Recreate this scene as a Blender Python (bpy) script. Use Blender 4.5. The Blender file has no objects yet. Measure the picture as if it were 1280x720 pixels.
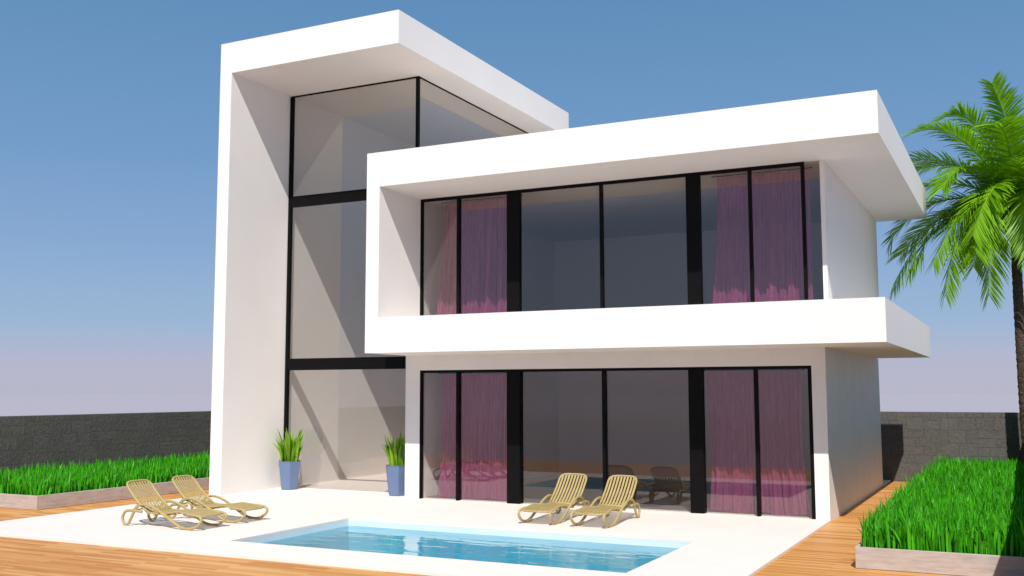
import bpy, bmesh, math, random
from mathutils import Vector, Matrix
random.seed(7)
R = math.radians
scene = bpy.context.scene
C = scene.collection

# ------------------------------------------------------------------ helpers
def tag(o, label=None, cat=None, group=None, kind=None):
    if label: o['label'] = label
    if cat: o['category'] = cat
    if group: o['group'] = group
    if kind: o['kind'] = kind
    return o

def empty(name, loc=(0, 0, 0), rz=0):
    o = bpy.data.objects.new(name, None)
    o.empty_display_size = .2
    o.location = loc
    o.rotation_euler = (0, 0, rz)
    C.objects.link(o)
    return o

def copy_tree(o, parent=None):
    c = o.copy()
    C.objects.link(c)
    if parent:
        c.parent = parent
    for ch in [k for k in bpy.data.objects if k.parent == o]:
        copy_tree(ch, c)
    return c

class MB:
    """collects geometry, then links it as ONE mesh object"""
    def __init__(s):
        s.v = []; s.f = []
    def quad(s, a, b, c, d):
        n = len(s.v); s.v += [a, b, c, d]; s.f.append((n, n+1, n+2, n+3))
    def box(s, x0, x1, y0, y1, z0, z1):
        n = len(s.v)
        s.v += [(x, y, z) for z in (z0, z1) for y in (y0, y1) for x in (x0, x1)]
        for q in ((0, 2, 3, 1), (4, 5, 7, 6), (0, 1, 5, 4), (2, 6, 7, 3), (0, 4, 6, 2), (1, 3, 7, 5)):
            s.f.append(tuple(n+i for i in q))
        return s
    def tube(s, pts, r, n=8, closed=False, rads=None, flat=1.0):
        pts = [Vector(p) for p in pts]
        N = len(pts); base = len(s.v)
        ref = Vector((0, 0, 1))
        prev = None
        for i, p in enumerate(pts):
            if closed:
                t = pts[(i+1) % N]-pts[i-1]
            else:
                t = pts[min(i+1, N-1)]-pts[max(i-1, 0)]
            t.normalize()
            if prev is None:
                a = ref if abs(t.dot(ref)) < .9 else Vector((0, 1, 0))
                u = (a-t*a.dot(t)).normalized()
            else:
                u = (prev-t*prev.dot(t)).normalized()
            prev = u
            w = t.cross(u)
            rr = rads[i] if rads else r
            for k in range(n):
                an = 2*math.pi*k/n
                s.v.append(tuple(p+u*math.cos(an)*rr*flat+w*math.sin(an)*rr))
        M = N if closed else N-1
        for i in range(M):
            j = (i+1) % N
            for k in range(n):
                l = (k+1) % n
                s.f.append((base+i*n+k, base+i*n+l, base+j*n+l, base+j*n+k))
        if not closed:
            s.f.append(tuple(base+k for k in range(n))[::-1])
            s.f.append(tuple(base+(N-1)*n+k for k in range(n)))
        return s
    def build(s, name, mat, parent=None, smooth=False, bevel=0, solid=0):
        me = bpy.data.meshes.new(name)
        me.from_pydata([tuple(p) for p in s.v], [], s.f)
        me.update()
        me.materials.append(mat)
        if smooth:
            me.polygons.foreach_set('use_smooth', [True]*len(me.polygons))
        o = bpy.data.objects.new(name, me)
        C.objects.link(o)
        if parent:
            o.parent = parent
        if solid:
            m = o.modifiers.new('solid', 'SOLIDIFY'); m.thickness = solid; m.offset = 0
        if bevel:
            m = o.modifiers.new('bevel', 'BEVEL'); m.width = bevel; m.segments = 2
            m.limit_method = 'ANGLE'
        return o

def ring(mb, o, i, z):
    """flat sheet between outer rect o and inner rect i, each (x0,x1,y0,y1)"""
    X = [o[0], i[0], i[1], o[1]]; Y = [o[2], i[2], i[3], o[3]]
    n = len(mb.v)
    mb.v += [(x, y, z) for y in Y for x in X]
    for b in range(3):
        for a in range(3):
            if a == 1 and b == 1: continue
            k = n+b*4+a
            mb.f.append((k, k+1, k+5, k+4))
    return mb

def spline(P, n):
    """Catmull-Rom through P"""
    P = [Vector(p) for p in P]
    out = []
    Q = [P[0]*2-P[1]]+P+[P[-1]*2-P[-2]]
    for i in range(1, len(Q)-2):
        for k in range(n):
            t = k/n
            a, b, c, d = Q[i-1], Q[i], Q[i+1], Q[i+2]
            out.append(.5*((2*b)+(c-a)*t+(2*a-5*b+4*c-d)*t*t+(3*b-a-3*c+d)*t**3))
    out.append(P[-1])
    return out

# ---------------------------------------------------------------- materials
def new_mat(name):
    m = bpy.data.materials.new(name)
    m.use_nodes = True
    nt = m.node_tree
    return m, nt, nt.nodes['Principled BSDF'], nt.nodes['Material Output']

def N(nt, t, **kw):
    n = nt.nodes.new(t)
    for k, v in kw.items():
        if k in n.inputs: n.inputs[k].default_value = v
        else: setattr(n, k, v)
    return n

def noise(nt, scale, detail=4, rough=.55, stretch=None, coord='Object'):
    tc = N(nt, 'ShaderNodeTexCoord')
    n = N(nt, 'ShaderNodeTexNoise')
    n.inputs['Scale'].default_value = scale
    n.inputs['Detail'].default_value = detail
    n.inputs['Roughness'].default_value = rough
    if stretch:
        mp = N(nt, 'ShaderNodeMapping'); mp.inputs['Scale'].default_value = stretch
        nt.links.new(tc.outputs[coord], mp.inputs['Vector'])
        nt.links.new(mp.outputs[0], n.inputs['Vector'])
    else:
        nt.links.new(tc.outputs[coord], n.inputs['Vector'])
    return n

def ramp(nt, src, stops):
    r = N(nt, 'ShaderNodeValToRGB')
    while len(r.color_ramp.elements) < len(stops): r.color_ramp.elements.new(.5)
    for e, (p, c) in zip(r.color_ramp.elements, stops):
        e.position = p; e.color = (*c, 1)
    nt.links.new(src, r.inputs[0])
    return r

def bump(nt, bsdf, src, strength, dist=.01):
    b = N(nt, 'ShaderNodeBump')
    b.inputs['Strength'].default_value = strength
    b.inputs['Distance'].default_value = dist
    nt.links.new(src, b.inputs['Height'])
    nt.links.new(b.outputs[0], bsdf.inputs['Normal'])
    return b

def simple(name, col, rough=.5, var=.08, scale=6, bs=.0, spec=.5, metallic=0):
    m, nt, b, out = new_mat(name)
    n = noise(nt, scale)
    lo = tuple(c*(1-var) for c in col); hi = tuple(min(1, c*(1+var)) for c in col)
    r = ramp(nt, n.outputs['Fac'], [(.3, lo), (.7, hi)])
    nt.links.new(r.outputs[0], b.inputs['Base Color'])
    b.inputs['Roughness'].default_value = rough
    b.inputs['Specular IOR Level'].default_value = spec
    b.inputs['Metallic'].default_value = metallic
    if bs:
        n2 = noise(nt, scale*12, 6)
        bump(nt, b, n2.outputs['Fac'], bs, .004)
    return m

M = {}
M['plaster'] = simple('white_plaster', (.80, .76, .725), .75, .015, 1.3, .12, .25)
M['lintel'] = simple('mottled_plaster', (.78, .735, .70), .8, .035, 1.6, .2, .2)
M['rim'] = simple('pale_pool_rim', (.62, .73, .78), .5, .03, 2)
M['terrace'] = simple('pale_terrace_stone', (.80, .72, .665), .6, .02, 1.1, .08, .3)
M['black'] = simple('black_frame_metal', (.005, .0045, .0045), .5, .1, 5, 0, .08)
M['resin'] = simple('tan_resin', (.41, .31, .125), .5, .08, 7, .05, .4)
M['pot'] = simple('blue_glazed_pot', (.12, .175, .30), .5, .05, 4, .05, .4)
M['soil'] = simple('dark_soil', (.035, .025, .016), .95, .4, 25, .6)
M['liner'] = simple('pale_blue_pool_liner', (.44, .66, .72), .5, .05, 1.5)
def mat_ground():
    m, nt, b, out = new_mat('grey_ground_sky_tinted_far')
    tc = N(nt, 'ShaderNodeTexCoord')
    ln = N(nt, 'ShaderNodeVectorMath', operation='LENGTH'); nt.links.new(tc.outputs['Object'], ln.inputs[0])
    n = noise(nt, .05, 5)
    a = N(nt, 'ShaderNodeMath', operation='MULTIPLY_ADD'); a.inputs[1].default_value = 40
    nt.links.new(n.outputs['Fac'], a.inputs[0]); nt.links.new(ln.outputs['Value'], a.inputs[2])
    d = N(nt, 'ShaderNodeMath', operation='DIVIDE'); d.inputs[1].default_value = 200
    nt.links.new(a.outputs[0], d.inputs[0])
    r = ramp(nt, d.outputs[0], [(.0, (.31, .28, .29)), (.42, (.33, .30, .32)), (.6, (.355, .335, .39))])  # far tone painted to blend with the lilac horizon sky, standing in for haze
    nt.links.new(r.outputs[0], b.inputs['Base Color'])
    b.inputs['Roughness'].default_value = 1
    b.inputs['Specular IOR Level'].default_value = 0
    return m
M['ground'] = mat_ground()

def mat_deck():
    m, nt, b, out = new_mat('orange_wood_staves')
    tc = N(nt, 'ShaderNodeTexCoord')
    br = N(nt, 'ShaderNodeTexBrick')
    br.offset = .37; br.offset_frequency = 3
    br.inputs['Scale'].default_value = 1
    br.inputs['Brick Width'].default_value = 1.35
    br.inputs['Row Height'].default_value = .085
    br.inputs['Mortar Size'].default_value = .0012
    br.inputs['Mortar Smooth'].default_value = .3
    br.inputs['Bias'].default_value = 0
    br.inputs['Color1'].default_value = (0, 0, 0, 1)
    br.inputs['Color2'].default_value = (1, 1, 1, 1)
    br.inputs['Mortar'].default_value = (.25, .25, .25, 1)
    nt.links.new(tc.outputs['Object'], br.inputs['Vector'])
    bw = N(nt, 'ShaderNodeRGBToBW'); nt.links.new(br.outputs['Color'], bw.inputs[0])
    n1 = noise(nt, 1, 5, .6, (1.4, 26, 1))
    n2 = noise(nt, .35, 2, .5, (1, 1, 1))
    a = N(nt, 'ShaderNodeMath', operation='MULTIPLY_ADD'); a.inputs[1].default_value = .55
    nt.links.new(bw.outputs[0], a.inputs[0])
    s = N(nt, 'ShaderNodeMath', operation='MULTIPLY'); s.inputs[1].default_value = .50
    nt.links.new(n1.outputs['Fac'], s.inputs[0]); nt.links.new(s.outputs[0], a.inputs[2])
    a2 = N(nt, 'ShaderNodeMath', operation='MULTIPLY_ADD'); a2.inputs[1].default_value = .25
    nt.links.new(n2.outputs['Fac'], a2.inputs[0]); nt.links.new(a.outputs[0], a2.inputs[2])
    r = ramp(nt, a2.outputs[0], [(.25, (.38, .135, .028)), (.5, (.53, .225, .055)), (.7, (.60, .285, .082)), (.95, (.68, .37, .13))])
    nt.links.new(r.outputs[0], b.inputs['Base Color'])
    b.inputs['Roughness'].default_value = .5
    b.inputs['Specular IOR Level'].default_value = .3
    bump(nt, b, br.outputs['Fac'], -.3, .003)
    return m
M['deck'] = mat_deck()

def mat_blockwall():
    m, nt, b, out = new_mat('dark_grey_stone_blocks')
    tc = N(nt, 'ShaderNodeTexCoord')
    geo = N(nt, 'ShaderNodeNewGeometry')
    sx = N(nt, 'ShaderNodeSeparateXYZ'); nt.links.new(tc.outputs['Object'], sx.inputs[0])
    ad = N(nt, 'ShaderNodeMath', operation='ADD')
    nt.links.new(sx.outputs['X'], ad.inputs[0]); nt.links.new(sx.outputs['Y'], ad.inputs[1])
    cx = N(nt, 'ShaderNodeCombineXYZ')
    nt.links.new(ad.outputs[0], cx.inputs['X']); nt.links.new(sx.outputs['Z'], cx.inputs['Y'])
    bricks = []
    for (w, h, of) in ((.66, .23, .31), (.43, .34, .43)):
        br = N(nt, 'ShaderNodeTexBrick'); br.offset = of
        br.inputs['Scale'].default_value = 1
        br.inputs['Brick Width'].default_value = w
        br.inputs['Row Height'].default_value = h
        br.inputs['Mortar Size'].default_value = .006
        br.inputs['Mortar Smooth'].default_value = .6
        br.inputs['Color1'].default_value = (.35, .35, .35, 1)
        br.inputs['Color2'].default_value = (.65, .65, .65, 1)
        br.inputs['Mortar'].default_value = (.0, .0, .0, 1)
        nt.links.new(cx.outputs[0], br.inputs['Vector'])
        bricks.append(br)
    sel = noise(nt, 1.1, 1)
    st = ramp(nt, sel.outputs['Fac'], [(.47, (0, 0, 0)), (.52, (1, 1, 1))])
    mx = N(nt, 'ShaderNodeMix', data_type='RGBA')
    nt.links.new(st.outputs[0], mx.inputs['Factor'])
    nt.links.new(bricks[0].outputs['Color'], mx.inputs[6]); nt.links.new(bricks[1].outputs['Color'], mx.inputs[7])
    n = noise(nt, 1, 6, .65, (15, 15, 11))
    bw = N(nt, 'ShaderNodeRGBToBW'); nt.links.new(mx.outputs[2], bw.inputs[0])
    a = N(nt, 'ShaderNodeMath', operation='MULTIPLY_ADD'); a.inputs[1].default_value = .34
    nt.links.new(bw.outputs[0], a.inputs[0])
    s = N(nt, 'ShaderNodeMath', operation='MULTIPLY'); s.inputs[1].default_value = .6
    nt.links.new(n.outputs['Fac'], s.inputs[0]); nt.links.new(s.outputs[0], a.inputs[2])
    r = ramp(nt, a.outputs[0], [(.2, (.055, .051, .046)), (.47, (.106, .099, .089)), (.75, (.15, .141, .128))])
    nt.links.new(r.outputs[0], b.inputs['Base Color'])
    b.inputs['Roughness'].default_value = .9
    b.inputs['Specular IOR Level'].default_value = .2
    bump(nt, b, a.outputs[0], 1.0, .03)
    return m
M['blocks'] = mat_blockwall()

def mat_board():
    m, nt, b, out = new_mat('grey_weathered_wood_board')
    n = noise(nt, 1, 6, .6, (3, 3, 22))
    r = ramp(nt, n.outputs['Fac'], [(.3, (.36, .30, .265)), (.55, (.47, .40, .36)), (.8, (.54, .47, .43))])
    nt.links.new(r.outputs[0], b.inputs['Base Color'])
    b.inputs['Roughness'].default_value = .8
    bump(nt, b, n.outputs['Fac'], .3, .006)
    return m
M['board'] = mat_board()

def mat_glass(name, tint, r0, rough=0.0, ripple=None, power=4):
    """window glass or water: tinted see-through layer plus a Schlick mirror layer"""
    m, nt, b, out = new_mat(name)
    nt.nodes.remove(b)
    tr = N(nt, 'ShaderNodeBsdfTransparent'); tr.inputs[0].default_value = (*tint, 1)
    gl = N(nt, 'ShaderNodeBsdfGlossy'); gl.inputs['Roughness'].default_value = rough
    gl.inputs['Color'].default_value = (1, .96, .90, 1)
    lw = N(nt, 'ShaderNodeLayerWeight'); lw.inputs['Blend'].default_value = .5
    p = N(nt, 'ShaderNodeMath', operation='POWER'); p.inputs[1].default_value = power
    nt.links.new(lw.outputs['Facing'], p.inputs[0])
    ma = N(nt, 'ShaderNodeMath', operation='MULTIPLY_ADD'); ma.inputs[1].default_value = 1-r0; ma.inputs[2].default_value = r0
    nt.links.new(p.outputs[0], ma.inputs[0])
    mx = N(nt, 'ShaderNodeMixShader')
    nt.links.new(ma.outputs[0], mx.inputs[0])
    nt.links.new(tr.outputs[0], mx.inputs[1]); nt.links.new(gl.outputs[0], mx.inputs[2])
    nt.links.new(mx.outputs[0], out.inputs[0])
    if ripple:
        n = noise(nt, ripple[0], 3, .5, ripple[2])
        bb = N(nt, 'ShaderNodeBump'); bb.inputs['Strength'].default_value = ripple[1]; bb.inputs['Distance'].default_value = .05
        nt.links.new(n.outputs['Fac'], bb.inputs['Height'])
        nt.links.new(bb.outputs[0], gl.inputs['Normal'])
        nt.links.new(bb.outputs[0], lw.inputs['Normal'])
    return m
M['glass'] = mat_glass('grey_window_glass', (.92, .915, .91), .06)
M['water'] = mat_glass('pool_water', (.40, .74, .83), .025, .0, (1.0, .45, (1.0, 2.6, 1)), 6.5)

def mat_leaf(name, c0, c1, trans=.35, rough=.45):
    m, nt, b, out = new_mat(name)
    g = N(nt, 'ShaderNodeNewGeometry')
    r = ramp(nt, g.outputs['Random Per Island'], [(0, c0), (1, c1)])
    nt.links.new(r.outputs[0], b.inputs['Base Color'])
    b.inputs['Roughness'].default_value = rough
    b.inputs['Specular IOR Level'].default_value = .35
    t = N(nt, 'ShaderNodeBsdfTranslucent'); nt.links.new(r.outputs[0], t.inputs[0])
    mx = N(nt, 'ShaderNodeMixShader'); mx.inputs[0].default_value = trans
    nt.links.new(b.outputs[0], mx.inputs[1]); nt.links.new(t.outputs[0], mx.inputs[2])
    nt.links.new(mx.outputs[0], out.inputs[0])
    return m
M['grass'] = mat_leaf('bright_green_grass', (.024, .22, .004), (.085, .50, .009), .22)
M['potleaf'] = mat_leaf('yellow_green_blades', (.11, .27, .010), (.30, .54, .03), .35)
M['frond'] = mat_leaf('palm_leaflets', (.13, .32, .007), (.25, .52, .010), .35, .4)
M['stalk'] = simple('palm_stalk', (.12, .20, .03), .5, .1, 5)

def mat_curtain():
    m, nt, b, out = new_mat('sheer_pink_curtain')
    b.inputs['Base Color'].default_value = (.62, .17, .38, 1)
    b.inputs['Roughness'].default_value = .8
    n = noise(nt, 1, 4, .6, (22, 22, 2))
    r = ramp(nt, n.outputs['Fac'], [(.3, (.52, .10, .28)), (.7, (.70, .18, .42))])
    nt.links.new(r.outputs[0], b.inputs['Base Color'])
    t = N(nt, 'ShaderNodeBsdfTranslucent'); nt.links.new(r.outputs[0], t.inputs[0])
    mx = N(nt, 'ShaderNodeMixShader'); mx.inputs[0].default_value = .4
    nt.links.new(b.outputs[0], mx.inputs[1]); nt.links.new(t.outputs[0], mx.inputs[2])
    tr = N(nt, 'ShaderNodeBsdfTransparent'); tr.inputs[0].default_value = (.95, .72, .85, 1)
    m2 = N(nt, 'ShaderNodeMixShader')      # sheer cloth: denser where seen edge-on
    lw = N(nt, 'ShaderNodeLayerWeight'); lw.inputs['Blend'].default_value = .5
    ml = N(nt, 'ShaderNodeMath', operation='MULTIPLY_ADD', use_clamp=True)
    ml.inputs[1].default_value = -.6; ml.inputs[2].default_value = .52
    nt.links.new(lw.outputs['Facing'], ml.inputs[0]); nt.links.new(ml.outputs[0], m2.inputs[0])
    nt.links.new(mx.outputs[0], m2.inputs[1]); nt.links.new(tr.outputs[0], m2.inputs[2])
    nt.links.new(m2.outputs[0], out.inputs[0])
    return m
M['curtain'] = mat_curtain()

def mat_trunk():
    m, nt, b, out = new_mat('palm_bark')
    n = noise(nt, 1, 6, .65, (14, 14, 34))
    r = ramp(nt, n.outputs['Fac'], [(.35, (.020, .013, .009)), (.55, (.075, .05, .034)), (.75, (.15, .11, .075))])
    nt.links.new(r.outputs[0], b.inputs['Base Color'])
    b.inputs['Roughness'].default_value = .95
    bump(nt, b, n.outputs['Fac'], 1, .04)
    return m
M['bark'] = mat_trunk()

# ---------------------------------------------------------------- setting
X0, X1, Y0, Y1 = -18.4, 3.55, -13.0, 9.672      # the plot between the boundary walls
TX0, TX1, TY0 = -13.97, 0.0, -8.066             # terrace
PX0, PX1, PY0, PY1 = -8.334, -1.5125, -6.938, -3.63   # pool

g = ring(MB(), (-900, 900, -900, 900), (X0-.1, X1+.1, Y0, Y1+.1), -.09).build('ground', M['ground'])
tag(g, kind='structure')
d = ring(MB(), (X0-.1, X1+.1, Y0, Y1+.1), (TX0+.04, TX1-.04, TY0+.04, Y1-.04), -.035)
n = len(d.v)
d.quad((X0-.1, Y0, -.16), (X1+.1, Y0, -.16), (X1+.1, Y0, -.035), (X0-.1, Y0, -.035))
tag(d.build('wooden_deck', M['deck']), kind='structure')
t = ring(MB(), (TX0, TX1, TY0, Y1), (PX0, PX1, PY0, PY1), 0)
ring(t, (TX0, TX1, TY0, Y1), (PX0, PX1, PY0, PY1), -.04)
for (a, b_, c, d_) in ((TX0, TX1, TY0, Y1), (PX0, PX1, PY0, PY1)):
    P = [(a, c), (b_, c), (b_, d_), (a, d_)]
    for k in range(4):
        p, q = P[k], P[(k+1) % 4]
        t.quad((*p, -.04), (*q, -.04), (*q, 0), (*p, 0))
tag(t.build('terrace', M['terrace']), kind='structure')
pb = MB(); rim = MB()
zb = -1.35
P = [(PX0, PY0), (PX1, PY0), (PX1, PY1), (PX0, PY1)]
for k in range(4):
    p, q = P[k], P[(k+1) % 4]
    pb.quad((*q, zb), (*p, zb), (*p, -.150), (*q, -.150))
    rim.quad((*q, -.150), (*p, -.150), (*p, -.042), (*q, -.042))
pb.quad(*[(x, y, zb) for x, y in P])
tag(pb.build('pool_basin', M['liner']), kind='structure')
tag(rim.build('pool_rim', M['rim']), kind='structure')
w = MB(); w.quad(*[(x, y, -.14) for x, y in P])
tag(w.build('pool_water', M['water']), kind='structure')

def wall_thing(name, label, a, coping=True):
    o = MB().box(*a).build(name, M['blocks'], bevel=.012)
    tag(o, label, 'wall', 'stone block walls round the plot')
    return o
wall_thing('boundary_wall', 'grey stone block wall behind the house, facing the sun beyond the grass at right', (X0-.2, X1+.2, Y1, Y1+.2, -.09, 1.84))
wall_thing('boundary_wall', 'darker stone block wall on the left behind the left strip of grass', (X0-.2, X0, Y0+.5, Y1, -.09, 1.84))
wall_thing('boundary_wall', 'stone block wall along the right side of the plot beside the palm', (X1, X1+.2, Y0+.5, Y1, -.09, 1.84))

# ---------------------------------------------------------------- planters with grass
def planter(x0, x1, y0, y1, side, label, joints):
    root = empty('raised_planter', ((x0+x1)/2, y0, 0))
    tag(root, label, 'planter', 'low wooden planters along the deck')
    ox, oy = (x0+x1)/2, y0
    th, h, zb = .05, .26, -.03
    def bd(a, b_, c, d_):
        MB().box(a-ox, b_-ox, c-oy, d_-oy, zb, h).build('board', M['board'], root, bevel=.006)
    bd(x0, x1, y0, y0+th)
    xs = x1-th if side > 0 else x0
    ys = [y0+th+.003]+joints+[y1]
    for a, b_ in zip(ys[:-1], ys[1:]):
        bd(xs, xs+th, a, b_-.012)
    MB().box(x0+th+.01-ox, x1-th-.01-ox, y0+th+.01-oy, y1-.02-oy, 0, .17).build('soil', M['soil'], root)
    return root
planter(X0+.01, -15.157, -5.124, Y1-.01, 1, 'long low planter of greyish boards on the left, full of grass', [-2.84, -.56, 1.7, 4.0, 6.3])
planter(1.153, X1-.01, -5.036, Y1-.01, -1, 'long low planter of greyish boards on the right, under the palm', [-2.6, -.2, 2.2, 4.6, 7.0])

def grass(name, label, x0, x1, y0, y1, dens, seed):
    rnd = random.Random(seed)
    mb = MB()
    area = (x1-x0)*(y1-y0)
    for _ in range(int(area*dens)):
        x = rnd.uniform(x0, x1); y = rnd.uniform(y0, y1)
        h = rnd.uniform(.26, .48) if rnd.random() < .9 else rnd.uniform(.45, .62)
        wd = rnd.uniform(.012, .023)
        an = rnd.uniform(0, 6.283); lean = rnd.gauss(0, .07)+.03
        la = rnd.uniform(0, 6.283)
        lx, ly = math.cos(la)*lean, math.sin(la)*lean
        cx, sy = math.cos(an)*wd, math.sin(an)*wd
        n = len(mb.v)
        z = .16
        for k, (t_, ww) in enumerate(((0, .8), (.45, 1), (.8, .6))):
            px, py = x+lx*t_*t_, y+ly*t_*t_
            mb.v += [(px-cx*ww, py-sy*ww, z+h*t_), (px+cx*ww, py+sy*ww, z+h*t_)]
        mb.v.append((x+lx*1.15, y+ly*1.15, z+h))
        mb.f += [(n, n+1, n+3, n+2), (n+2, n+3, n+5, n+4), (n+4, n+5, n+6)]
    o = mb.build(name, M['grass'])
    tag(o, label, 'grass', kind='stuff')
    return o
grass('planter_grass', 'bright green grass filling the left planter', X0+.1, -15.23, -5.05, Y1-.05, 620, 3)
grass('planter_grass', 'bright green grass filling the right planter beneath the palm', 1.22, X1-.08, -4.96, Y1-.05, 900, 4)

# ---------------------------------------------------------------- the house
house = empty('house', (0, 0, 0))
tag(house, 'white flat-roofed modern house with a tall glazed tower, overhanging floors and black window frames', 'house')
def hp(name, *a):
    return MB().box(*a).build(name, M['plaster'], house)
TB = 8.265
hp('tower_wall', -13.97, -13.614, -1.347, TB, 0, 10.167)
hp('tower_roof', -13.97, -8.799, -1.347, TB, 10.167, 10.935)
hp('tower_back_wall', -13.614, -9.391, TB-.22, TB, 0, 10.167)
hp('tower_infill_wall', -9.656, -9.391, .96, 1.10, 0, 7.639)
MB().box(-9.387, -9.006, 0, 8.05, 0, 3.238).build('ground_floor_wall', M['lintel'], house)
MB().box(-.263, 0, 0, 8.05, 0, 3.238).build('ground_floor_wall', M['lintel'], house)
MB().box(-9.006, -.263, 0, .25, 2.892, 3.238).build('ground_floor_lintel', M['lintel'], house)
hp('ground_floor_back_wall', -9.006, -.263, 7.83, 8.05, 0, 3.238)
hp('floor_slab', -9.391, 1.298, -1.65, 7.62, 3.238, 4.006)
hp('upper_wall', -9.391, -9.056, -1.65, 8.294, 4.006, 6.875)
M['floor'] = simple('dark_interior_floor', (.13, .125, .13), .6, .08, 2)
MB().box(-9.003, -.266, .30, 7.82, .002, .012).build('interior_floor', M['floor'], house)
MB().box(-9.05, 0, .20, 7.72, 4.008, 4.018).build('interior_floor', M['floor'], house)
hp('upper_wall', .002, .085, .05, 7.95, 4.006, 6.875)
hp('upper_back_wall', -9.056, .002, 7.73, 7.95, 4.006, 6.875)
hp('roof', -9.391, 1.298, -1.65, 8.294, 6.875, 7.639)

def window(frame_boxes, thin, wide, panes):
    f = MB()
    for a in frame_boxes: f.box(*a)
    o = f.build('window', M['black'], house)
    for a in thin: MB().box(*a).build('mullion', M['black'], o)
    for a in wide: MB().box(*a).build('post', M['black'], o)
    for a in panes: MB().box(*a).build('pane', M['glass'], o)
    return o
def panes_row(xs, y, z0, z1):
    return [(a, b_, y, y+.008, z0, z1) for a, b_ in xs]
# ground floor
g0, g1 = .002, 2.832
window([(-9.006, -.263, .01, .10, 2.832, 2.892), (-9.006, -8.962, .01, .10, .001, 2.832), (-.337, -.263, .01, .10, .001, 2.832)],
       [(-8.05, -7.989, -.005, .12, .001, 2.832), (-4.551, -4.485, -.005, .12, .001, 2.832), (-1.371, -1.310, -.005, .12, .001, 2.832)],
       [(-6.77, -6.46, -.02, .16, .001, 2.832), (-2.683, -2.405, -.02, .16, .001, 2.832)],
       panes_row([(-8.962, -8.05), (-7.989, -6.77), (-6.46, -4.551), (-4.485, -2.683), (-2.405, -1.371), (-1.31, -.337)], .075, g0, g1))
# upper floor
window([(-9.056, -.302, .063, .13, 6.81, 6.875), (-9.056, -8.999, .063, .13, 4.007, 6.81)],
       [(-8.083, -8.012, .05, .14, 4.007, 6.81), (-4.586, -4.523, .05, .14, 4.007, 6.81), (-1.403, -1.342, .05, .14, 4.007, 6.81), (-.363, -.302, .05, .14, 4.007, 6.81)],
       [(-6.796, -6.489, .04, .18, 4.007, 6.81), (-2.679, -2.395, .04, .18, 4.007, 6.81)],
       panes_row([(-8.999, -8.083), (-8.012, -6.796), (-6.489, -4.586), (-4.523, -2.679), (-2.395, -1.403), (-1.342, -.363), (-.302, .0)], .10, 4.008, 6.81))
# tower: front and side glazing
window([(-13.612, -9.656, .93, .98, 10.135, 10.166), (-9.69, -9.66, .98, TB-.22, 10.135, 10.166)],
       [(-13.612, -13.53, .90, 1.0, .001, 10.135), (-9.735, -9.656, .90, .98, .001, 10.135)],
       [(-13.53, -9.735, .905, 1.0, 7.193, 7.474), (-13.53, -9.735, .905, 1.0, 2.958, 3.256)],
       [(-13.53, -9.735, .94, .948, .002, 2.958), (-13.53, -9.735, .94, .948, 3.256, 7.193), (-13.53, -9.735, .94, .948, 7.474, 10.135),
        (-9.68, -9.672, 1.0, TB-.22, 7.64, 10.135)])

# ---------------------------------------------------------------- curtains
def curtain(x0, x1, z0, z1, y, label, flare, seed, tie):
    rnd = random.Random(seed)
    nx, nz = 150, 36
    root = empty('curtain', ((x0+x1)/2, y, z0))
    ox = (x0+x1)/2
    ph = [rnd.uniform(0, 6.28) for _ in range(5)]
    k1, k2 = rnd.uniform(8.5, 10.5), rnd.uniform(19, 23)
    mb = MB()
    for j in range(nz+1):
        v = j/nz
        for i in range(nx+1):
            u = i/nx
            dn = 1-v
            amp = .022+.030*dn
            warp = .25*math.sin(3.1*u+ph[4])*dn*dn
            yy = amp*math.sin(k1*6.283*(u+warp*.22)+ph[0]+1.1*dn*math.sin(5*u+ph[3])+1.5*math.sin(2.7*6.28*u+ph[4]))*(.55+.45*math.sin(9*u+ph[2]))+.5*amp*math.sin(k2*6.283*u+ph[1]+2*dn)
            yy += (.012+.028*dn)*math.sin(5.2*6.283*u+ph[2]+1.6*dn)
            if v > .93: yy *= .45
            e = flare*dn**1.5*(1-u) if flare < 0 else flare*dn**1.5*u
            e2 = tie*math.sin(math.pi*dn**1.2)*.12*(.5-u)
            mb.v.append((x0+(x1-x0)*u+e+e2-ox, yy, (z1-z0)*v+.012*math.sin(2.3*6.28*u+ph[2])*dn))
    for j in range(nz):
        for i in range(nx):
            a = j*(nx+1)+i
            mb.f.append((a, a+1, a+nx+2, a+nx+1))
    mb.build('cloth', M['curtain'], root, smooth=True)
    r = MB().tube([(x0-.12-ox, 0, z1-z0+.025), (x1+.06-ox, 0, z1-z0+.025)], .014)
    r.build('curtain_rail', M['black'], root, smooth=True)
    tag(root, label, 'curtain', 'sheer pink curtains behind the windows')
curtain(-8.60, -6.60, .03, 2.80, .34, 'sheer pink curtain on the ground floor, in the left window beside the blue pot', -.16, 1, 1)
curtain(-2.42, -.52, .03, 2.80, .34, 'sheer pink curtain on the ground floor, in the right window behind the loungers', .12, 2, 1)
curtain(-8.55, -6.62, 4.03, 6.78, .36, 'sheer pink curtain on the upper floor, in the left window', -.2, 3, 0)
curtain(-2.10, -.25, 4.03, 6.78, .36, 'sheer pink curtain on the upper floor, in the right window', -.16, 4, 0)

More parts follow.
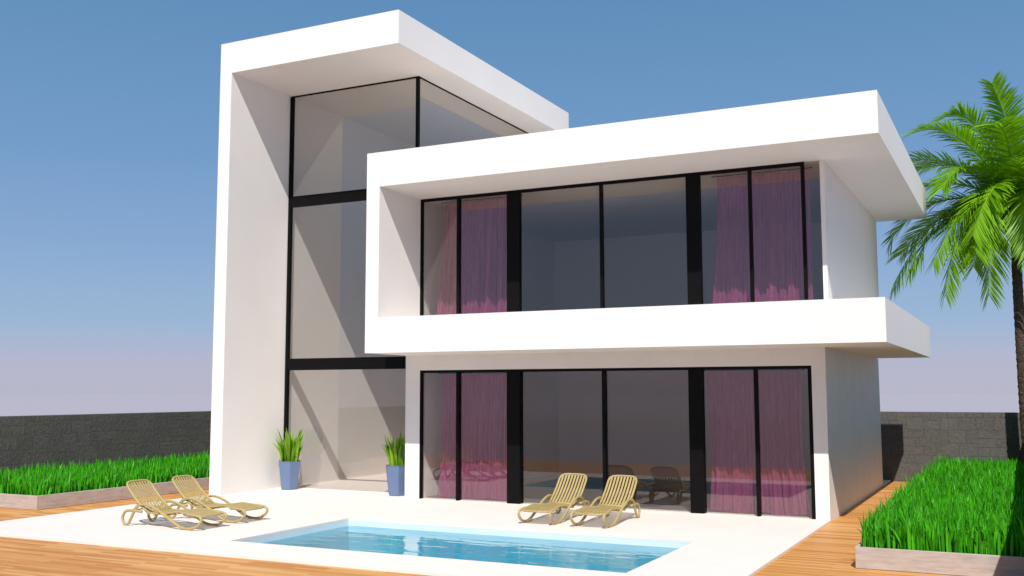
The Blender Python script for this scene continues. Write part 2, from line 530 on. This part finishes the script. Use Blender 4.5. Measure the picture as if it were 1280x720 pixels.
# ---------------------------------------------------------------- pots
def potted(loc, rz, label, seed):
    rnd = random.Random(seed)
    root = empty('potted_plant', loc, rz)
    tag(root, label, 'potted plant', 'blue pots with blade leaved plants by the tower')
    mb = MB()
    prof = [(.0, .012), (.185, .012), (.20, 0), (.215, .02), (.30, .68), (.315, .70), (.29, .70), (.275, .66), (.26, .60)]
    n = 6
    base = 0
    for r_, z in prof:
        for k in range(n):
            an = 2*math.pi*(k+.5)/n
            mb.v.append((math.cos(an)*r_, math.sin(an)*r_, z))
    for i in range(len(prof)-1):
        for k in range(n):
            l = (k+1) % n
            mb.f.append((i*n+k, i*n+l, (i+1)*n+l, (i+1)*n+k))
    mb.build('pot', M['pot'], root, bevel=.008)
    s = MB()
    s.v = [(math.cos(math.pi*2*(k+.5)/6)*.262, math.sin(math.pi*2*(k+.5)/6)*.262, .64) for k in range(6)]
    s.f = [(0, 1, 2, 3, 4, 5)]
    s.build('soil', M['soil'], root)
    lf = MB()
    for i in range(80):
        a = rnd.uniform(0, 6.283); rr = .21*math.sqrt(rnd.random())
        x, y = math.cos(a)*rr, math.sin(a)*rr
        h = rnd.uniform(.42, .68) if rnd.random() < .72 else rnd.uniform(.68, .92)
        out = rnd.uniform(.02, .16)*(.4+rr/.2)
        wd = rnd.uniform(.026, .042)
        fa = rnd.uniform(0, 6.283)
        cu = rnd.uniform(.0, .12)
        b0 = len(lf.v)
        segs = 7
        for k in range(segs):
            t_ = k/segs
            ww = wd*(.55+1.3*t_*(1-t_)*1.6)*(1 if t_ < .75 else .7)
            px = x+math.cos(a)*(out*t_*t_+cu*t_**4); py = y+math.sin(a)*(out*t_*t_+cu*t_**4)
            tw = fa+t_*.8
            dx, dy = math.cos(tw)*ww, math.sin(tw)*ww
            nx_, ny_ = -math.sin(tw)*ww*.35, math.cos(tw)*ww*.35
            lf.v += [(px-dx, py-dy, .63+h*t_), (px+nx_, py+ny_, .63+h*t_), (px+dx, py+dy, .63+h*t_)]
        lf.v.append((x+math.cos(a)*(out+cu), y+math.sin(a)*(out+cu), .63+h))
        for k in range(segs-1):
            q = b0+k*3
            lf.f += [(q, q+1, q+4, q+3), (q+1, q+2, q+5, q+4)]
        q = b0+(segs-1)*3
        lf.f += [(q, q+1, q+3), (q+1, q+2, q+3)]
    lf.build('foliage', M['potleaf'], root, smooth=True)
potted((-13.10, .52, 0), R(-19), 'blue hexagonal pot with long yellow-green leaves against the tower side wall', 11)
potted((-9.86, .42, 0), R(-21), 'blue hexagonal pot with long green leaves beside the white pillar of the ground floor', 12)

# ---------------------------------------------------------------- sun loungers
def lounger():
    root = empty('sun_lounger')
    W = .31
    # continuous side frames: rear foot loop, arm, front loop
    side = [(-.50, .265), (-.74, .275), (-.90, .255), (-.975, .17), (-.965, .075), (-.90, .024), (-.835, .035), (-.775, .12),
            (-.70, .25), (-.62, .345), (-.50, .39), (-.34, .385), (-.16, .335), (.04, .245), (.25, .135), (.42, .06), (.56, .026),
            (.70, .026), (.84, .065), (.935, .135), (.955, .20), (.90, .245), (.76, .262), (.60, .268)]
    for s in (-1, 1):
        pts = spline([(x, s*W, z) for x, z in side], 5)
        MB().tube(pts, .025, 8).build('side_frame', M['resin'], root, smooth=True)
    # seat: side rails, end bar, lengthwise slats, cross bars
    prof = [(-.40, .262), (-.20, .245), (.0, .250), (.20, .275), (.36, .296), (.52, .290), (.72, .268), (.92, .238)]
    fr = MB()
    zf = spline([(x, 0, z) for x, z in prof], 4)
    hw = .285
    outline = [(p.x, -hw, p.z) for p in zf[:-2]]
    e = zf[-1]
    outline += [(e.x-.03, -hw+.02, e.z+.005), (e.x+.0, -hw+.07, e.z), (e.x+.012, 0, e.z), (e.x, hw-.07, e.z), (e.x-.03, hw-.02, e.z+.005)]
    outline += [(p.x, hw, p.z) for p in zf[:-2][::-1]]
    fr.tube(outline, .017, 8, closed=True, flat=1.0)
    cut = len(fr.f); sl = fr
    for k in range(8):
        y = -.238+.068*k
        top = [(p.x, y, p.z+.006) for p in zf]
        top[-1] = (top[-1][0]-(.03 if k in (0, 7) else 0), y, top[-1][2])
        for i in range(len(top)-1):
            a, b_ = top[i], top[i+1]
            n = len(sl.v)
            for q in (a, b_):
                sl.v += [(q[0], y-.020, q[2]), (q[0], y+.020, q[2]), (q[0], y+.020, q[2]-.014), (q[0], y-.020, q[2]-.014)]
            sl.f += [(n, n+1, n+5, n+4), (n+1, n+2, n+6, n+5), (n+2, n+3, n+7, n+6), (n+3, n, n+4, n+7)]
    cut2 = len(fr.f); cb = fr
    for x, z in ((-.2, .232), (.1, .245), (.36, .282), (.62, .262)):
        cb.tube([(x, -W, z-.012), (x, W, z-.012)], .013, 6)
    seat = fr.build('seat', M['resin'], root, smooth=True)
    for i in range(cut, cut2): seat.data.polygons[i].use_smooth = False
    # backrest: rounded frame + slats, slightly bowed
    def bp(t_, y):      # t_ 0..1 along the back
        L = .78
        a = R(41)
        bow = .035*math.sin(math.pi*t_)
        return (-.39-math.cos(a)*L*t_+bow*math.sin(a)*-1*.3, y, .262+math.sin(a)*L*t_-bow)
    ho = .285
    loop = [bp(t_, -ho) for t_ in (0, .15, .3, .45, .6, .75, .86)]
    loop += [bp(.94, -ho+.02), bp(.985, -ho+.07), bp(1, -.12), bp(1, 0), bp(1, .12), bp(.985, ho-.07), bp(.94, ho-.02)]
    loop += [bp(t_, ho) for t_ in (.86, .75, .6, .45, .3, .15, 0)]
    ss = MB().tube(loop, .022, 8, closed=True); cut = len(ss.f)
    for k in range(8):
        y = -.226+.0646*k
        tmax = .99 if 0 < k < 7 else .975
        ts = [i/10*tmax for i in range(11)]
        n0 = len(ss.v)
        for t_ in ts:
            p = bp(t_, y)
            ss.v += [(p[0], y-.019, p[2]+.006), (p[0], y+.019, p[2]+.006), (p[0]+.006, y+.019, p[2]-.008), (p[0]+.006, y-.019, p[2]-.008)]
        for i in range(10):
            n = n0+4*i
            ss.f += [(n, n+1, n+5, n+4), (n+1, n+2, n+6, n+5), (n+2, n+3, n+7, n+6), (n+3, n, n+4, n+7)]
    back = ss.build('backrest', M['resin'], root, smooth=True)
    for i in range(cut, len(ss.f)): back.data.polygons[i].use_smooth = False
    # prop behind the back
    st = MB()
    for s in (-1, 1):
        p = bp(.42, s*.24)
        st.tube([(p[0], s*.24, p[2]-.015), (-.80, s*.24, .27)], .010, 6)
    st.tube([(-.80, -W, .272), (-.80, W, .272)], .013, 6)
    st.build('back_prop', M['resin'], root, smooth=True)
    return root
spots = [(-10.50, -5.97, 0, 'tan slatted lounger of the left pair, nearer the wooden deck in front'),
         (-10.48, -4.87, 0, 'tan slatted lounger of the left pair, the rear one nearer the tower wall'),
         (-4.70, -2.10, -90, 'tan slatted lounger behind the pool, the left one of its pair'),
         (-3.665, -2.10, -90, 'tan slatted lounger behind the pool, the right one of its pair by the black post')]
proto = lounger()
for i, (x, y, rz, lb) in enumerate(spots):
    o = proto if i == 0 else copy_tree(proto)
    o.scale = (.97, 1, 1); o.location = (x, y, 0); o.rotation_euler = (0, 0, R(rz))
    tag(o, lb, 'sun lounger', 'tan slatted sun loungers on the terrace')

# ---------------------------------------------------------------- palm
def palm(loc, H):
    rnd = random.Random(21)
    root = empty('palm_tree', loc)
    tag(root, 'tall palm with drooping feathery fronds in the right planter by the back wall', 'palm tree')
    # trunk: ringed with old leaf bases
    mb = MB()
    nr, n = 120, 16
    for j in range(nr+1):
        t_ = j/nr
        z = .1+(H-.1)*t_
        r_ = .140-.03*t_+.05*max(0, 1-t_*9)+.03*max(0, (t_-.93)/.07)
        sc = (j % 3)/3
        for k in range(n):
            an = 2*math.pi*k/n+(.2 if j % 6 < 3 else 0)
            rr = r_*(1+.09*sc+.05*math.sin(k*2.4+j*1.7)+rnd.uniform(-.03, .03))
            mb.v.append((math.cos(an)*rr+.10*math.sin(t_*2.2)*-.6, math.sin(an)*rr, z))
    for j in range(nr):
        for k in range(n):
            l = (k+1) % n
            mb.f.append((j*n+k, j*n+l, (j+1)*n+l, (j+1)*n+k))
    mb.build('trunk', M['bark'], root)
    tx = .10*math.sin(2.2)*-.6
    # stubs of cut stalks under the crown
    st = MB()
    for i in range(36):
        a = i*2.4; z = H-.55+.5*i/36
        st.tube([(tx+math.cos(a)*.12, math.sin(a)*.12, z), (tx+math.cos(a)*.26, math.sin(a)*.26, z+.22)], .03, 5, rads=[.035, .012])
    st.build('stalk_stubs', M['bark'], root)
    rx, ry = Vector((.895, .445, 0)), Vector((.445, -.895, 0))
    top = Vector((tx, 0, H-.02))
    def frond(c, e, L, seed):
        """c, e: control point and tip as (across, towards the pool, up) from the crown"""
        r2 = random.Random(seed)
        mb = MB()
        ns = 30
        p1 = top+rx*c[0]+ry*c[1]+Vector((0, 0, c[2]))
        p2 = top+rx*e[0]+ry*e[1]+Vector((0, 0, e[2]))
        pts = [top*(1-t)**2+p1*2*t*(1-t)+p2*t*t for t in [i/ns for i in range(ns+1)]]
        mb.tube(pts, .02, 5, rads=[.034*(1-.85*i/ns) for i in range(ns+1)])
        nl = 86
        for i in range(nl):
            t_ = .08+.92*i/(nl-1)
            f = t_*ns; k = min(int(f), ns-1); q = pts[k].lerp(pts[k+1], f-k)
            tan = (pts[k+1]-pts[k]).normalized()
            hor = Vector((e[0], e[1], 0)).normalized()
            hd = rx*hor.x+ry*hor.y
            side = Vector((-hd.y, hd.x, 0))
            up = side.cross(tan)
            if up.dot(Vector((0, 0, 1))*max(.0, .3+hd.dot(tan))-hd*.6) < 0: up = -up
            ll = L*(math.sin(math.pi*min(1, .14+t_*.74))**.6)*r2.uniform(.86, 1.1)
            fwd = .38+.6*t_
            for s in (-1, 1):
                vv = r2.uniform(.05, .4)
                dirn = (side*s*(1.0-.2*t_)+tan*fwd+up*vv).normalized()
                wdir = tan.cross(dirn).cross(dirn).normalized()
                wd = .022
                n = len(mb.v)
                dr = r2.uniform(.14, .34)*ll
                for (u, ww) in ((0, .5), (.3, 1), (.65, .85)):
                    cc = q+dirn*ll*u+Vector((0, 0, -dr*u*u))
                    mb.v += [tuple(cc-wdir*wd*ww), tuple(cc+wdir*wd*ww)]
                mb.v.append(tuple(q+dirn*ll+Vector((0, 0, -dr))))
                mb.f += [(n, n+1, n+3, n+2), (n+2, n+3, n+5, n+4), (n+4, n+5, n+6)]
        mb.build('frond', M['frond'], root)
    FR = [((.1, .2, 1.8), (-.55, .3, 3.15)), ((-.8, .0, 3.0), (-1.85, .1, 2.25)), ((-1.6, -.4, 1.9), (-3.0, -.9, 1.15)),
          ((-1.6, .0, .9), (-3.05, -.4, -2.0)), ((-1.8, -.9, .9), (-2.7, -1.4, -.7)), ((-1.5, .4, .9), (-2.0, .3, -2.3)),
          ((-.9, .6, .8), (-.9, .3, -2.3)), ((-1.4, .6, 1.6), (-2.2, .9, .3)), ((-.8, -1.0, 1.9), (-2.0, -2.0, 1.2)),
          ((-1.5, .0, .6), (-2.6, -.4, -1.6)), ((-.7, .9, 1.3), (-1.6, 1.1, -.9)), ((-1.3, .2, 2.4), (-2.6, .2, 1.9)),
          ((.0, 1.2, 1.6), (-.2, 2.4, .2)), ((.9, .8, .5), (1.0, .5, -2.3)), ((1.5, .6, .8), (2.5, .6, -1.9)),
          ((1.2, .4, 2.2), (2.6, .8, 1.7)), ((.6, .2, 2.2), (1.4, .4, 2.9)), ((1.8, .2, 1.2), (3.3, .2, .1)),
          ((1.7, -.8, .6), (2.9, -1.4, -1.7)), ((.8, -1.5, 1.4), (1.6, -2.9, .2)), ((0, -1.6, .8), (.2, -2.9, -1.2)),
          ((-1.1, -1.5, .6), (-2.0, -2.5, -.9)), ((1.1, -.8, 2.0), (2.0, -1.6, 2.0)), ((-.4, -.8, 2.0), (-1.0, -1.5, 2.5)),
          ((1.4, -1.5, .4), (1.9, -2.4, -1.2)), ((2.0, .9, 1.4), (3.1, 1.4, -.2)), ((.4, 1.3, 1.9), (1.0, 2.5, 1.1)), ((-.5, 1.1, 2.1), (-1.3, 1.7, 1.7)),
          ((-1.7, -.2, 1.3), (-3.1, -1.2, .1)), ((-1.0, .9, 1.0), (-1.5, 1.0, -1.3)), ((-1.2, .5, .9), (-2.3, .4, -1.5)), ((-.3, .9, 1.0), (-.3, 1.4, -1.4))]
    for i, (c, e) in enumerate(FR):
        frond(c, e, .88, 100+i)
palm((3.40, 8.95, 0), 7.15)

# ---------------------------------------------------------------- camera
yaw, pitch, roll, fpx = .4614, .1008, -.0018, 1278.23
cy, sy, cp, sp = math.cos(yaw), math.sin(yaw), math.cos(pitch), math.sin(pitch)
f = Vector((-sy*cp, cy*cp, sp)); r = Vector((cy, sy, 0)); u = r.cross(f)
cr, sr = math.cos(roll), math.sin(roll)
r2, u2 = r*cr+u*sr, u*cr-r*sr
cam = bpy.data.cameras.new('camera')
co = bpy.data.objects.new('camera', cam)
mw = Matrix.Identity(4)
for i in range(3):
    mw[i][0] = r2[i]; mw[i][1] = u2[i]; mw[i][2] = -f[i]
mw[0][3], mw[1][3], mw[2][3] = 3.3412, -20.0876, 2.4091
co.matrix_world = mw
cam.sensor_width = 36
cam.lens = fpx*36/1280
cam.clip_end = 3000
C.objects.link(co)
scene.camera = co

# ---------------------------------------------------------------- light
to_sun = Vector((.37, -.82, 1.0)).normalized()
sun = bpy.data.lights.new('sun', 'SUN')
sun.energy = 4.9; sun.angle = R(.5); sun.color = (1, .955, .90)
so = bpy.data.objects.new('sun', sun)
so.rotation_euler = (-to_sun).to_track_quat('-Z', 'Y').to_euler()
so.location = (10, -20, 20)
C.objects.link(so)

world = bpy.data.worlds.new('World'); scene.world = world
world.use_nodes = True
nt = world.node_tree
bg = nt.nodes['Background']
sky = nt.nodes.new('ShaderNodeTexSky')
sky.sky_type = 'NISHITA'
sky.sun_disc = False
sky.sun_elevation = math.asin(to_sun.z)
sky.sun_rotation = math.atan2(to_sun.x, to_sun.y)
sky.air_density = 1.0; sky.dust_density = 1.0; sky.ozone_density = 1.0
# painted gradient over the whole sky: lilac haze low, unseen top brightened for fill
geo = nt.nodes.new('ShaderNodeTexCoord')
sep = nt.nodes.new('ShaderNodeSeparateXYZ'); nt.links.new(geo.outputs['Generated'], sep.inputs[0])
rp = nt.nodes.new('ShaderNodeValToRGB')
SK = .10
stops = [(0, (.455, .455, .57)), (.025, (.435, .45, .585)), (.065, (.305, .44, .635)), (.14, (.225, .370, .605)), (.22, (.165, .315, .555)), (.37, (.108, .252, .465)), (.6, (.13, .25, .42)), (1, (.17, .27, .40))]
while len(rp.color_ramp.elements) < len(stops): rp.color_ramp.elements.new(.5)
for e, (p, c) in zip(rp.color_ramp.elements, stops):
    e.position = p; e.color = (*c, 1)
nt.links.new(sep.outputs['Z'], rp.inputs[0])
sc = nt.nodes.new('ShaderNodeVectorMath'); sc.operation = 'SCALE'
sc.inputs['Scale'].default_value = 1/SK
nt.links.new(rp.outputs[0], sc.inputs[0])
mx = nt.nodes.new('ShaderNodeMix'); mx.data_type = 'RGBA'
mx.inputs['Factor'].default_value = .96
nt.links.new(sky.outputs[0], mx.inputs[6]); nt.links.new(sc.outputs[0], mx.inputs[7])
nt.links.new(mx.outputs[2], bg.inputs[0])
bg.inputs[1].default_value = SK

scene.view_settings.view_transform = 'Standard'
scene.view_settings.look = 'None'
scene.view_settings.exposure = .08
scene.view_settings.gamma = 1
scene.cycles.max_bounces = 8
scene.cycles.transparent_max_bounces = 16
scene.cycles.glossy_bounces = 4
scene.cycles.diffuse_bounces = 3
scene.cycles.use_denoising = True
